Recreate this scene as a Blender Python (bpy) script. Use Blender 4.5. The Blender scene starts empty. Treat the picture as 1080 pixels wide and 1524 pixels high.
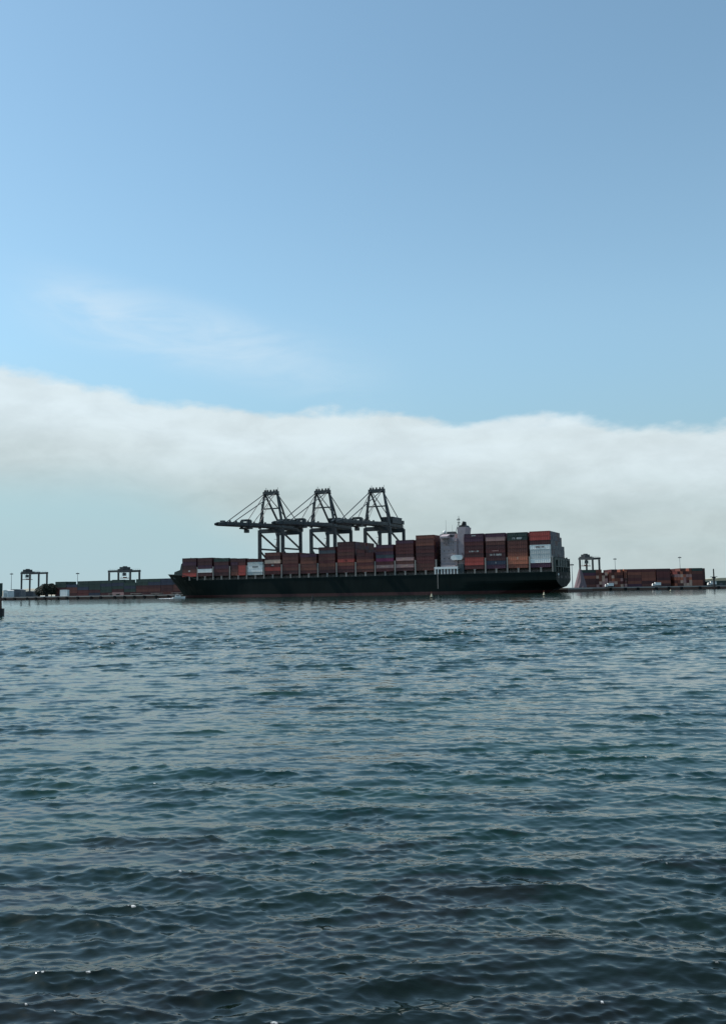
import bpy, math, random
import numpy as np
from mathutils import Matrix, Vector

SC = bpy.context.scene
COL = SC.collection
R = math.radians
random.seed(7)

# ------------------------------------------------------------------ camera
EYE = 3.0
cam_d = bpy.data.cameras.new('camera')
cam = bpy.data.objects.new('camera', cam_d)
COL.objects.link(cam)
cam_d.sensor_fit = 'VERTICAL'
cam_d.sensor_height = 24.0
cam_d.lens = 1300.0 / 1524.0 * 24.0
cam_d.clip_start = 0.1
cam_d.clip_end = 60000
cam.matrix_world = (Matrix.Translation((0, 0, EYE)) @ Matrix.Rotation(R(90 + 5.19), 4, 'X')
                    @ Matrix.Rotation(R(-0.94), 4, 'Z'))
SC.camera = cam

# ------------------------------------------------------------------ sun, sky, exposure
SUN_AZ, SUN_EL = -70.0, 50.0         # degrees; azimuth clockwise from +Y
sd = Vector((math.sin(R(SUN_AZ)) * math.cos(R(SUN_EL)), math.cos(R(SUN_AZ)) * math.cos(R(SUN_EL)), math.sin(R(SUN_EL))))
sun_d = bpy.data.lights.new('sun', 'SUN')
sun_d.energy = 3.0
sun_d.angle = R(0.53)
sun_d.color = (1.0, 0.95, 0.88)
sun = bpy.data.objects.new('sun', sun_d)
COL.objects.link(sun)
sun.rotation_euler = (-sd).to_track_quat('-Z', 'Y').to_euler()
sun.location = (0, 0, 300)

SC.view_settings.view_transform = 'Standard'
SC.view_settings.look = 'None'
SC.view_settings.exposure = 0.68
SC.view_settings.gamma = 1.0
SC.view_settings.use_curve_mapping = False
SC.cycles.use_denoising = True
SC.cycles.max_bounces = 6

world = bpy.data.worlds.new('World')
SC.world = world
world.use_nodes = True
NT = world.node_tree
NT.nodes.clear()


class Nodes:
    """short-hand for building node trees"""
    def __init__(self, nt):
        self.nt = nt

    def n(self, kind, **kw):
        node = self.nt.nodes.new(kind)
        ins = kw.pop('ins', {})
        for k, v in kw.items():
            setattr(node, k, v)
        for k, v in ins.items():
            if hasattr(v, 'is_output') or isinstance(v, bpy.types.NodeSocket):
                self.nt.links.new(v, node.inputs[k])
            else:
                node.inputs[k].default_value = v
        return node

    def math(self, op, a, b=0.0, c=0.0, clamp=False):
        m = self.n('ShaderNodeMath', operation=op, use_clamp=clamp)
        for i, v in enumerate((a, b, c)):
            if isinstance(v, bpy.types.NodeSocket):
                self.nt.links.new(v, m.inputs[i])
            else:
                m.inputs[i].default_value = v
        return m.outputs[0]

    def smooth(self, v, lo, hi, a=0.0, b=1.0):
        m = self.n('ShaderNodeMapRange', interpolation_type='SMOOTHSTEP')
        for i, x in enumerate((v, lo, hi, a, b)):
            if isinstance(x, bpy.types.NodeSocket):
                self.nt.links.new(x, m.inputs[i])
            else:
                m.inputs[i].default_value = x
        return m.outputs[0]

    def mix(self, f, a, b):
        m = self.n('ShaderNodeMix', data_type='RGBA')
        for i, v in ((0, f), (6, a), (7, b)):
            if isinstance(v, bpy.types.NodeSocket):
                self.nt.links.new(v, m.inputs[i])
            elif i == 0:
                m.inputs[0].default_value = v
            else:
                m.inputs[i].default_value = (*v, 1.0)
        return m.outputs[2]

    def noise(self, vec, scale, detail=4.0, rough=0.55, dist=0.0):
        return self.n('ShaderNodeTexNoise', ins={'Vector': vec, 'Scale': scale, 'Detail': detail,
                                                 'Roughness': rough, 'Distortion': dist}).outputs[0]


W = Nodes(NT)
SKY_K = 0.12
tc = W.n('ShaderNodeTexCoord')
sky = W.n('ShaderNodeTexSky', sky_type='NISHITA', sun_disc=False, sun_elevation=R(SUN_EL), sun_rotation=R(SUN_AZ),
          altitude=0.0, air_density=1.0, dust_density=0.25, ozone_density=1.0)
tint = W.n('ShaderNodeMix', data_type='RGBA', blend_type='MULTIPLY', ins={0: 1.0, 7: (0.84, 0.975, 0.875, 1)})
NT.links.new(sky.outputs[0], tint.inputs[6])
sep = W.n('ShaderNodeSeparateXYZ', ins={0: tc.outputs['Generated']})
dx, dy, dz = sep.outputs
# murk in the lowest air dims the clear sky towards the horizon, the same all round
air = W.math('ADD', W.math('MULTIPLY', W.smooth(dz, 0.0, 0.32), 0.55), 0.42)
clear = W.n('ShaderNodeVectorMath', operation='SCALE', ins={0: tint.outputs[2], 'Scale': air}).outputs[0]
clear = W.mix(W.smooth(dz, 0.17, 0.03, 0.0, 0.8), clear, tuple(v / SKY_K / 2 ** 0.68 for v in (0.41, 0.60, 0.69)))
# low bank of stratus all round the horizon, a little higher towards -X
scl = W.n('ShaderNodeMapping', ins={0: tc.outputs['Generated'], 'Scale': (1.0, 1.0, 2.2)})
puff = W.noise(scl.outputs[0], 7.0, 5.0, 0.5)
puff3 = W.noise(scl.outputs[0], 22.0, 4.0, 0.55)
puff2 = W.noise(scl.outputs[0], 2.6, 3.0, 0.5)
billow = W.noise(scl.outputs[0], 13.0, 6.0, 0.6, 0.3)
edge = W.math('MULTIPLY_ADD', dx, -0.078, 0.2050)
edge = W.math('ADD', edge, W.math('ADD', W.math('MULTIPLY', W.math('SUBTRACT', puff, 0.5), 0.060), W.math('MULTIPLY', W.math('SUBTRACT', puff3, 0.5), 0.026)))
h = W.math('SUBTRACT', edge, dz)                       # depth below the upper edge
bank = W.smooth(h, -0.003, 0.012)
wide = W.smooth(dx, -0.30, 0.20)                       # the bank reaches the horizon towards +X
lowfade = W.smooth(dz, W.math('MULTIPLY_ADD', wide, -0.23, 0.085), W.math('MULTIPLY_ADD', wide, -0.12, 0.150))
dens = W.math('MULTIPLY', bank, W.math('MULTIPLY_ADD', lowfade, 0.86, 0.06))
C0 = 1.0 / SKY_K / 2 ** 0.68
def cl(*c): return tuple(v * C0 for v in c)
band = W.noise(W.n('ShaderNodeMapping', ins={0: tc.outputs['Generated'], 'Scale': (1.6, 1.6, 14.0)}).outputs[0], 2.2, 4.0, 0.5)
c_top = W.mix(W.smooth(h, 0.03, 0.12), cl(0.74, 0.845, 0.89), cl(0.505, 0.605, 0.615))
c_bank = W.mix(W.smooth(band, 0.35, 0.7, 0.0, 0.3), c_top, cl(0.60, 0.67, 0.665))
shade = W.smooth(billow, 0.30, 0.70, 0.93, 1.05)
c_bank = W.n('ShaderNodeVectorMath', operation='SCALE', ins={0: c_bank, 'Scale': shade}).outputs[0]
# thin wisps above the bank
va = W.math('DIVIDE', dx, W.math('MAXIMUM', dy, 0.05))
ve = W.math('DIVIDE', dz, W.math('MAXIMUM', dy, 0.05))
wis = W.n('ShaderNodeMapping', ins={0: tc.outputs['Generated'], 'Rotation': (0, R(14), 0), 'Scale': (1.6, 1.6, 6.5)})
wn = W.noise(wis.outputs[0], 5.0, 7.0, 0.62, 0.7)
wline = W.math('ABSOLUTE', W.math('SUBTRACT', ve, W.math('MULTIPLY_ADD', W.math('ADD', va, 0.36), -0.27, 0.345)))
wm = W.math('MULTIPLY', W.smooth(wline, 0.062, 0.0), W.math('MULTIPLY', W.smooth(va, -0.44, -0.30), W.smooth(va, 0.10, -0.20)))
wm = W.math('MULTIPLY', wm, W.math('MULTIPLY', W.smooth(wn, 0.30, 0.70, 0.12, 0.52), W.smooth(dy, 0.1, 0.4)))
veil = W.math('MULTIPLY', W.smooth(dz, 0.55, 0.16), W.smooth(puff2, 0.25, 0.75, 0.10, 0.20))
k0 = W.mix(W.math('ADD', veil, 0.07), clear, cl(0.42, 0.585, 0.72))
k1 = W.mix(wm, k0, cl(0.71, 0.84, 0.93))
k2 = W.mix(dens, k1, c_bank)
bg = W.n('ShaderNodeBackground', ins={0: k2, 1: SKY_K})
wo = W.n('ShaderNodeOutputWorld')
NT.links.new(bg.outputs[0], wo.inputs[0])


# ------------------------------------------------------------------ helpers
class MB:
    """collects shapes; build() links them as ONE mesh object"""
    def __init__(self):
        self.v, self.f = [], []

    def add(self, vs, fs):
        o = len(self.v)
        self.v += [tuple(p) for p in vs]
        self.f += [tuple(i + o for i in f) for f in fs]
        return self

    def box(self, x0, x1, y0, y1, z0, z1):
        vs = [(x, y, z) for z in (z0, z1) for y in (y0, y1) for x in (x0, x1)]
        return self.add(vs, [(0, 2, 3, 1), (4, 5, 7, 6), (0, 1, 5, 4), (2, 6, 7, 3), (0, 4, 6, 2), (1, 3, 7, 5)])

    def prism(self, poly, axis, a, b):
        """extrude a 2-D polygon along axis (0,1,2) from a to b"""
        n = len(poly)
        def pt(p, t):
            q = list(p); q.insert(axis, t); return tuple(q)
        vs = [pt(p, a) for p in poly] + [pt(p, b) for p in poly]
        fs = [tuple(range(n))[::-1], tuple(range(n, 2 * n))] + [(i, (i + 1) % n, n + (i + 1) % n, n + i) for i in range(n)]
        return self.add(vs, fs)

    def beam(self, p, q, w, h=None, w2=None, h2=None):
        """rectangular bar from p to q, w across (horizontal), h up"""
        h = w if h is None else h
        w2 = w if w2 is None else w2
        h2 = h if h2 is None else h2
        p, q = Vector(p), Vector(q)
        d = (q - p).normalized()
        up = Vector((0, 0, 1)) if abs(d.z) < 0.95 else Vector((0, 1, 0))
        a = d.cross(up).normalized()
        b = a.cross(d).normalized()
        vs = [c + a * (sx * ww / 2) + b * (sy * hh / 2) for c, ww, hh in ((p, w, h), (q, w2, h2))
              for sx, sy in ((-1, -1), (1, -1), (1, 1), (-1, 1))]
        return self.add(vs, [(3, 2, 1, 0), (4, 5, 6, 7)] + [(i, (i + 1) % 4, 4 + (i + 1) % 4, 4 + i) for i in range(4)])

    def tube(self, p, q, r, r2=None, n=8):
        r2 = r if r2 is None else r2
        p, q = Vector(p), Vector(q)
        d = (q - p).normalized()
        up = Vector((0, 0, 1)) if abs(d.z) < 0.95 else Vector((0, 1, 0))
        a = d.cross(up).normalized()
        b = a.cross(d).normalized()
        vs = [c + (a * math.cos(2 * math.pi * i / n) + b * math.sin(2 * math.pi * i / n)) * rr
              for c, rr in ((p, r), (q, r2)) for i in range(n)]
        return self.add(vs, [tuple(range(n))[::-1], tuple(range(n, 2 * n))] +
                        [(i, (i + 1) % n, n + (i + 1) % n, n + i) for i in range(n)])

    def ball(self, c, rx, ry, rz, n=8, m=5):
        vs, fs = [], []
        for j in range(m + 1):
            t = math.pi * j / m
            for i in range(n):
                u = 2 * math.pi * i / n
                vs.append((c[0] + rx * math.sin(t) * math.cos(u), c[1] + ry * math.sin(t) * math.sin(u), c[2] + rz * math.cos(t)))
        for j in range(m):
            for i in range(n):
                fs.append((j * n + i, (j + 1) * n + i, (j + 1) * n + (i + 1) % n, j * n + (i + 1) % n))
        return self.add(vs, fs)

    def mesh(self, name, mat):
        me = bpy.data.meshes.new(name)
        me.from_pydata(self.v, [], self.f)
        me.materials.append(mat)
        me.update()
        return me

    def build(self, name, mat, parent=None, loc=None, smooth=False):
        me = self.mesh(name, mat)
        if smooth:
            me.polygons.foreach_set('use_smooth', [True] * len(me.polygons))
        return link(name, me, parent, loc)


def link(name, me, parent=None, loc=None, rz=0.0):
    o = bpy.data.objects.new(name, me)
    COL.objects.link(o)
    if parent:
        o.parent = parent
    if loc:
        o.location = loc
    o.rotation_euler.z = rz
    return o


def tag(o, label=None, cat=None, group=None, kind=None):
    for k, v in (('label', label), ('category', cat), ('group', group), ('kind', kind)):
        if v:
            o[k] = v
    return o


def thing(name, label, cat, loc=(0, 0, 0), rz=0.0, group=None):
    return tag(link(name, None, None, loc, rz), label, cat, group)


def copy_tree(o, parent=None):
    c = o.copy()
    COL.objects.link(c)
    if parent:
        c.parent = parent
    for ch in list(o.children):
        copy_tree(ch, c)
    return c


def paint(name, col, rough=0.55, var=0.25, grime=0.35, metal=0.0, scale=0.35, spec=0.5):
    """weathered paint: base colour varied per object, with streaky dirt"""
    m = bpy.data.materials.new(name)
    m.use_nodes = True
    nt = m.node_tree
    k = Nodes(nt)
    p = nt.nodes['Principled BSDF']
    tcn = k.n('ShaderNodeTexCoord').outputs['Object']
    oi = k.n('ShaderNodeObjectInfo')
    st = k.n('ShaderNodeMapping', ins={0: tcn, 'Scale': (1.0, 1.0, 0.18)})
    n1 = k.noise(st.outputs[0], scale * 4, 5.0, 0.6)
    n2 = k.noise(tcn, scale, 3.0, 0.5)
    dirt = tuple(c * 0.35 + 0.004 for c in col)
    a = k.mix(k.smooth(n1, 0.45, 0.8, 0.0, grime), col, dirt)
    b = k.mix(k.smooth(n2, 0.3, 0.75, 0.0, grime * 0.6), a, tuple(min(1, c * 1.25 + 0.01) for c in col))
    hsv = k.n('ShaderNodeHueSaturation', ins={'Color': b, 'Saturation': 0.95})
    hsv.inputs['Fac'].default_value = 1.0
    nt.links.new(k.math('MULTIPLY_ADD', oi.outputs['Random'], var, 1.0 - var / 2), hsv.inputs['Value'])
    nt.links.new(hsv.outputs[0], p.inputs['Base Color'])
    nt.links.new(k.smooth(n1, 0.2, 0.8, rough - 0.1, rough + 0.2), p.inputs['Roughness'])
    p.inputs['Metallic'].default_value = metal
    p.inputs['Specular IOR Level'].default_value = spec
    return m


M = {
    'maroon': paint('maroon_paint', (0.060, 0.012, 0.013)),
    'dkred': paint('dark_red_paint', (0.095, 0.015, 0.014)),
    'brown': paint('brown_red_paint', (0.115, 0.030, 0.020)),
    'rust': paint('rust_paint', (0.19, 0.050, 0.026)),
    'red': paint('red_paint', (0.40, 0.045, 0.028)),
    'orange': paint('orange_paint', (0.46, 0.13, 0.06)),
    'purple': paint('purple_paint', (0.065, 0.017, 0.040)),
    'magenta': paint('magenta_paint', (0.20, 0.016, 0.075)),
    'navy': paint('navy_paint', (0.025, 0.035, 0.065)),
    'slate': paint('slate_paint', (0.060, 0.072, 0.085)),
    'green': paint('green_paint', (0.020, 0.045, 0.036)),
    'grey': paint('grey_paint', (0.52, 0.54, 0.52)),
    'white': paint('white_paint', (0.84, 0.84, 0.80), var=0.1, grime=0.25),
    'beige': paint('beige_paint', (0.55, 0.37, 0.28)),
    'pink': paint('faded_pink_paint', (0.40, 0.22, 0.20)),
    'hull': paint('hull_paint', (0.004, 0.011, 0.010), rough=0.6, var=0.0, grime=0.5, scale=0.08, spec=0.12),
    'boot': paint('boot_top_paint', (0.048, 0.008, 0.008), rough=0.6, var=0.0, grime=0.6, scale=0.1),
    'deck': paint('deck_paint', (0.045, 0.035, 0.030), rough=0.7, var=0.1),
    'post': paint('pale_post_paint', (0.27, 0.245, 0.22), var=0.2),
    'house': paint('superstructure_paint', (0.36, 0.30, 0.315), var=0.0, grime=0.6),
    'shipgreen': paint('ship_fitting_paint', (0.020, 0.038, 0.034), var=0.1),
    'crane': paint('crane_paint', (0.024, 0.034, 0.038), rough=0.5, var=0.15, grime=0.3),
    'crane_pale': paint('crane_house_paint', (0.055, 0.070, 0.074), var=0.2),
    'black': paint('black_paint', (0.012, 0.013, 0.014), var=0.1),
    'steel': paint('galvanised_steel', (0.30, 0.31, 0.31), rough=0.45, metal=0.4),
    'concrete': paint('concrete', (0.34, 0.31, 0.28), rough=0.85, var=0.0, grime=0.5, scale=0.05, spec=0.2),
    'rubber': paint('rubber', (0.015, 0.015, 0.015), rough=0.8, spec=0.2),
    'wood': paint('wet_timber', (0.10, 0.055, 0.04), rough=0.8, scale=1.0),
    'bark': paint('bark', (0.05, 0.038, 0.03), rough=0.9),
    'leaf': paint('leaves', (0.022, 0.032, 0.019), rough=0.7, scale=1.2, grime=0.6),
    'aggregate': paint('pale_aggregate', (0.17, 0.125, 0.135), rough=0.95, scale=0.3, spec=0.1),
    'shed': paint('shed_cladding', (0.07, 0.09, 0.11), var=0.1),
    'straw': paint('pale_yellow_halo_and_buoy', (0.55, 0.50, 0.34), var=0.1),
    'foam': paint('foam', (0.85, 0.87, 0.88), rough=0.8, var=0, grime=0.1),
}
gl = bpy.data.materials.new('dark_glass')
gl.use_nodes = True
gp = gl.node_tree.nodes['Principled BSDF']
gp.inputs['Base Color'].default_value = (0.012, 0.018, 0.022, 1)
gp.inputs['Roughness'].default_value = 0.08
M['glass'] = gl


def soil(name, c1, c2, scale):
    m = bpy.data.materials.new(name)
    m.use_nodes = True
    k = Nodes(m.node_tree)
    p = m.node_tree.nodes['Principled BSDF']
    g = k.n('ShaderNodeNewGeometry').outputs['Position']
    f = k.smooth(k.noise(g, scale, 6.0, 0.6), 0.35, 0.65)
    m.node_tree.links.new(k.mix(f, c1, c2), p.inputs['Base Color'])
    p.inputs['Roughness'].default_value = 0.9
    return m


# ------------------------------------------------------------------ water: one sheet of wind chop, finer near the camera
def water_material():
    m = bpy.data.materials.new('harbour_water')
    m.use_nodes = True
    nt = m.node_tree
    k = Nodes(nt)
    p = nt.nodes['Principled BSDF']
    g = k.n('ShaderNodeNewGeometry')
    pos = g.outputs['Position']
    sp = k.n('ShaderNodeSeparateXYZ', ins={0: pos})
    # deep teal; a weedy shelf shows brown and green through the shallows off the near shore
    weed = k.noise(k.n('ShaderNodeMapping', ins={0: pos, 'Scale': (0.55, 1.0, 0.0)}).outputs[0], 0.9, 5.0, 0.6, 0.6)
    grn = k.noise(k.n('ShaderNodeMapping', ins={0: pos, 'Scale': (0.35, 0.7, 0.0)}).outputs[0], 0.5, 4.0, 0.55, 0.3)
    deep = k.mix(k.smooth(grn, 0.35, 0.75), (0.0002, 0.0150, 0.0110), (0.0024, 0.0235, 0.0095))
    near = k.smooth(sp.outputs[1], 14.0, 6.5)
    patch = k.math('MULTIPLY', k.smooth(weed, 0.50, 0.60), k.smooth(sp.outputs[1], 16.0, 9.0))
    col = k.mix(k.math('MULTIPLY', patch, 0.85), deep, (0.0060, 0.0058, 0.0012))
    col = k.mix(k.math('MULTIPLY', near, 0.8), col, (0.0030, 0.0036, 0.0010))
    fm = k.n('ShaderNodeAttribute', attribute_name='foam')
    fz = k.noise(pos, 22.0, 4.0, 0.7)
    ff = k.math('MULTIPLY', fm.outputs['Fac'], k.smooth(fz, 0.42, 0.56), clamp=True)
    col = k.mix(ff, col, (0.8, 0.84, 0.85))
    nt.links.new(col, p.inputs['Base Color'])
    lod = k.n('ShaderNodeAttribute', attribute_name='unresolved')
    r0 = k.math('MULTIPLY_ADD', lod.outputs['Fac'], 0.35, 0.018)
    nt.links.new(k.math('MULTIPLY_ADD', ff, 0.5, r0), p.inputs['Roughness'])
    p.inputs['IOR'].default_value = 1.40
    p.inputs['Specular IOR Level'].default_value = 0.5
    # capillary ripples
    mp = k.n('ShaderNodeMapping', ins={0: pos, 'Scale': (0.4, 1.0, 0.0), 'Rotation': (0, 0, R(12))})
    b1 = k.noise(mp.outputs[0], 20.0, 3.0, 0.55, 0.3)
    b2 = k.noise(mp.outputs[0], 5.0, 3.0, 0.55, 0.4)
    hh = k.math('ADD', k.math('MULTIPLY', b1, 0.0020), k.math('MULTIPLY', b2, 0.003))
    bm = k.n('ShaderNodeBump', ins={'Strength': 1.0, 'Distance': 1.0, 'Height': hh})
    nt.links.new(bm.outputs[0], p.inputs['Normal'])
    return m


def make_water():
    rng = np.random.default_rng(11)
    d = [2.0]
    while d[-1] < 40000:
        x = d[-1]
        step = 0.05 if x < 6.5 else 0.0029 if x < 300 else (0.0029 + 0.010 * min(1, (x - 300) / 500)) if x < 1000 else 0.25
        d.append(x * (1 + step))
    d = np.array(d)
    fine = np.linspace(-26, 26, 660)
    left = np.linspace(-180, -26, 30)[:-1]
    right = np.linspace(26, 180, 30)[1:]
    th = np.radians(np.concatenate([left, fine, right]))
    dth = np.abs(np.gradient(th))
    oy = -2.0
    X0 = d[:, None] * np.sin(th)[None, :]
    Y0 = oy + d[:, None] * np.cos(th)[None, :]
    dr = np.gradient(d)
    X = X0.astype(np.float32); Y = Y0.astype(np.float32)
    Z = np.zeros_like(X)
    DX = np.zeros_like(X); DY = np.zeros_like(X)
    # gust patches
    def patch(sx, sy, n, seed):
        r = np.random.default_rng(seed)
        out = np.zeros_like(X)
        for i in range(n):
            a = r.uniform(-1, 1, 2); ph = r.uniform(0, 6.283)
            out += np.sin(X * (a[0] * sx) + Y * (a[1] * sy) + ph)
        return out / math.sqrt(n / 2)
    gust = 1.0 + 0.15 * patch(0.10, 0.16, 6, 1) + 0.12 * patch(0.02, 0.05, 6, 2) + 0.17 * patch(0.9, 1.6, 8, 3) + 0.12 * patch(0.35, 0.6, 8, 4) + 0.20 * patch(3.0, 5.0, 12, 5)
    shelter = (1.0 + 0.85 * np.clip((d - 14) / 55, 0, 1)) * (1.0 - 0.62 * np.clip((d - 150) / 220, 0, 1))
    gust = np.clip(gust, 0.62, 1.5) * shelter[:, None]
    N = 165
    lam = np.exp(np.linspace(math.log(0.04), math.log(3.0), N)) * rng.uniform(0.93, 1.07, N)
    ll = np.log(lam)
    wgt = np.exp(-0.5 * ((ll - math.log(0.070)) / 0.50) ** 2) + 0.75 * np.exp(-0.5 * ((ll - math.log(0.155)) / 0.50) ** 2) + 0.50 * np.exp(-0.5 * ((ll - math.log(0.60)) / 0.62) ** 2)
    sig = 0.21
    slope = np.sqrt(2 * sig ** 2 * wgt / wgt.sum())
    main = R(-97)
    unres = np.zeros(len(d))
    jac = np.zeros_like(X)
    for i in range(N):
        kk = 2 * math.pi / lam[i]
        a = slope[i] / kk
        ang = main + rng.normal() * R(15 if lam[i] > 1.2 else 23 if lam[i] > 0.4 else 31)
        cx, cy = math.cos(ang), math.sin(ang)
        ph = rng.uniform(0, 6.283)
        wr = np.clip((lam[i] / dr - 1.1) / 1.0, 0, 1)
        unres += (1 - wr) * slope[i] ** 2 / 2
        use = np.nonzero(wr > 0)[0]
        if len(use) == 0:
            continue
        n = use[-1] + 1
        wc = np.clip((lam[i] / (dth[None, :] * d[:n, None]) - 2.0) / 1.6, 0, 1).astype(np.float32)
        w = wr[:n, None].astype(np.float32) * wc * gust[:n].astype(np.float32)
        if lam[i] > 0.45:                      # the longer chop has grown by the time it is offshore
            w = w * (1 + 0.28 * np.clip((d[:n, None] - 18) / 60, 0, 1)).astype(np.float32)
        t = X[:n] * np.float32(kk * cx) + Y[:n] * np.float32(kk * cy) + np.float32(ph)
        s, c = np.sin(t), np.cos(t)
        Z[:n] += np.float32(a) * w * c
        q = 1.2
        DX[:n] -= np.float32(a * q * cx) * w * s
        DY[:n] -= np.float32(a * q * cy) * w * s
        jac[:n] += np.float32(slope[i] * q) * w * c
    Xf, Yf = X + DX, Y + DY
    nr, nc = X.shape
    co = np.stack([Xf, Yf, Z], -1).reshape(-1, 3)
    i0 = (np.arange(nr - 1)[:, None] * nc + np.arange(nc - 1)[None, :]).reshape(-1)
    quads = np.stack([i0, i0 + 1, i0 + nc + 1, i0 + nc], -1)[:, ::-1]
    # close the disc under the camera with one fan
    cidx = len(co)
    co = np.vstack([co, [[0, oy, 0]]])
    me = bpy.data.meshes.new('water')
    tri = np.stack([np.arange(nc - 1) + 1, np.arange(nc - 1), np.full(nc - 1, cidx)], -1)
    me.vertices.add(len(co)); me.vertices.foreach_set('co', co.astype(np.float32).ravel())
    nl = quads.size + tri.size
    me.loops.add(nl)
    me.loops.foreach_set('vertex_index', np.concatenate([quads.ravel(), tri.ravel()]).astype(np.int32))
    me.polygons.add(len(quads) + len(tri))
    ls = np.concatenate([np.arange(len(quads)) * 4, quads.size + np.arange(len(tri)) * 3]).astype(np.int32)
    me.polygons.foreach_set('loop_start', ls)
    me.polygons.foreach_set('use_smooth', np.ones(len(quads) + len(tri), dtype=bool))
    me.update(calc_edges=True)
    at = me.attributes.new('unresolved', 'FLOAT', 'POINT')
    u = np.repeat(np.sqrt(unres)[:, None], nc, 1).reshape(-1)
    at.data.foreach_set('value', np.append(u, 0).astype(np.float32))
    # a few breaking crests where the chop is steepest
    sel = (d > 8) & (d < 60)
    j0 = np.quantile(jac[sel][:, 300:400], 0.9998)
    foam = 0.8 * np.clip((jac - j0) / (0.06 * j0), 0, 1) * (Z > 0.0)
    fa = me.attributes.new('foam', 'FLOAT', 'POINT')
    fa.data.foreach_set('value', np.append(foam.reshape(-1), 0).astype(np.float32))
    me.materials.append(water_material())
    o = link('water', me)
    tag(o, kind='structure')


make_water()

# ------------------------------------------------------------------ ground of the terminal
TH = R(25)
DS = Vector((-math.cos(TH), math.sin(TH), 0))      # along the ship, stern to bow
DB = Vector((math.sin(TH), math.cos(TH), 0))       # from the near side to the quay
STERN = Vector((123.0, 571.0, 0))
YAW = R(180) - TH


def at(s, b, z=0.0):
    return STERN + DS * s + DB * b + Vector((0, 0, z))


def view(px, Y, z=0.0):
    """ground point seen at image column px at distance Y"""
    return Vector(((px - 541.9) / 1305.0 * Y, Y, z))


def horizon(px):
    return 884.4 - 0.0164 * (px - 272)


QZ = 3.0
QUAY = [at(900, 48), at(1.5, 48), at(-4, 110), view(857, 790), view(1300, 770), Vector((2500, 700, 0)),
        Vector((4500, 6000, 0)), Vector((-5000, 6000, 0))]
ground = MB()
ground.add([(p.x, p.y, QZ) for p in QUAY], [tuple(range(len(QUAY)))[::-1]])
gr = ground.build('ground', soil('yard_asphalt', (0.06, 0.055, 0.05), (0.11, 0.10, 0.09), 0.03))
tag(gr, kind='structure')
me = gr.data
me.flip_normals() if me.polygons[0].normal.z < 0 else None

wall = thing('quay_wall', 'long concrete quay wall with dark fenders along the waterline behind the ship', 'quay wall')
for i in range(5):
    a, b = QUAY[i], QUAY[i + 1]
    d = (b - a).normalized()
    nrm = Vector((d.y, -d.x, 0))
    if nrm.y > 0 and abs(nrm.y) > 0.3:
        nrm = -nrm
    q = MB()
    q.beam((a + nrm * 0.30).to_tuple()[:2] + (0.55,), (b + nrm * 0.30).to_tuple()[:2] + (0.55,), 0.6, 3.1)
    q.build('wall_face', M['wood'], wall)
    q = MB()
    q.beam((a + nrm * 0.1).to_tuple()[:2] + (2.62,), (b + nrm * 0.1).to_tuple()[:2] + (2.62,), 1.6, 1.02)
    q.build('cope', M['concrete'], wall)
    if i in (0, 3):
        L = (b - a).length
        t = (30 if i == 3 else L - 560)
        fm = MB().box(-1.1, 1.1, -0.5, 0.5, -1.3, 1.1).mesh('fender', M['rubber'])
        while t < L - 6 and (i == 0 and t < L - 300 or i == 3 and t < 330):
            p = a + d * t + nrm * 1.1
            link('fender', fm, wall, (p.x, p.y, 1.4), math.atan2(d.y, d.x))
            t += random.choice((11, 13, 16))

hm = soil('dry_hills', (0.33, 0.29, 0.22), (0.22, 0.22, 0.17), 0.004)
def hills(x0, x1, y, hmax, seed):
    r = random.Random(seed)
    b = MB()
    n, m = 40, 6
    ph = [r.uniform(0, 6) for _ in range(5)]
    vs = []
    for j in range(m + 1):
        v = j / m
        for i in range(n + 1):
            u = i / n
            hh = hmax * (0.55 + 0.25 * math.sin(u * 7 + ph[0]) + 0.15 * math.sin(u * 17 + ph[1]) + 0.08 * math.sin(u * 41 + ph[2] + v * 3))
            hh *= math.sin(math.pi * min(1, v * 0.95 + 0.02)) ** 0.8 * min(1, 6 * u, 6 * (1 - u))
            vs.append((x0 + (x1 - x0) * u, y + 900 * v + 60 * math.sin(u * 13), QZ - 0.5 + max(0, hh)))
    fs = [(j * (n + 1) + i, j * (n + 1) + i + 1, (j + 1) * (n + 1) + i + 1, (j + 1) * (n + 1) + i) for j in range(m) for i in range(n)]
    b.add(vs, fs)
    tag(b.build('hills', hm, smooth=True), kind='structure')
hills(-3400, -1100, 4200, 62, 3)
hills(1000, 3300, 3600, 44, 5)

# ------------------------------------------------------------------ container ship (local x: stern to bow, local -y: towards the quay)
BEAM = 45.0
DECK = 13.8
ship = thing('container_ship', 'long dark green container ship moored along the quay, bow to the left', 'ship', STERN, YAW)


def lerp_tab(tab, x):
    for (a, va), (b, vb) in zip(tab, tab[1:]):
        if x <= b:
            t = (x - a) / (b - a) if b > a else 0
            t = min(1, max(0, t))
            return va + (vb - va) * t
    return tab[-1][1]


WL = [(0, 0.30), (10, 0.55), (30, 0.86), (60, 0.985), (80, 1.0), (225, 1.0), (250, 0.93), (275, 0.70), (292, 0.44), (303, 0.20), (309, 0.03)]
DK = [(-2, 0.98), (40, 1.0), (262, 1.0), (284, 0.99), (298, 0.94), (309, 0.72), (318, 0.44), (324, 0.13), (325.5, 0.015)]
BOWZ = [(-2, DECK), (276, DECK), (284, DECK + 0.4), (292, DECK + 4.2), (325.5, DECK + 5.8)]


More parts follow.
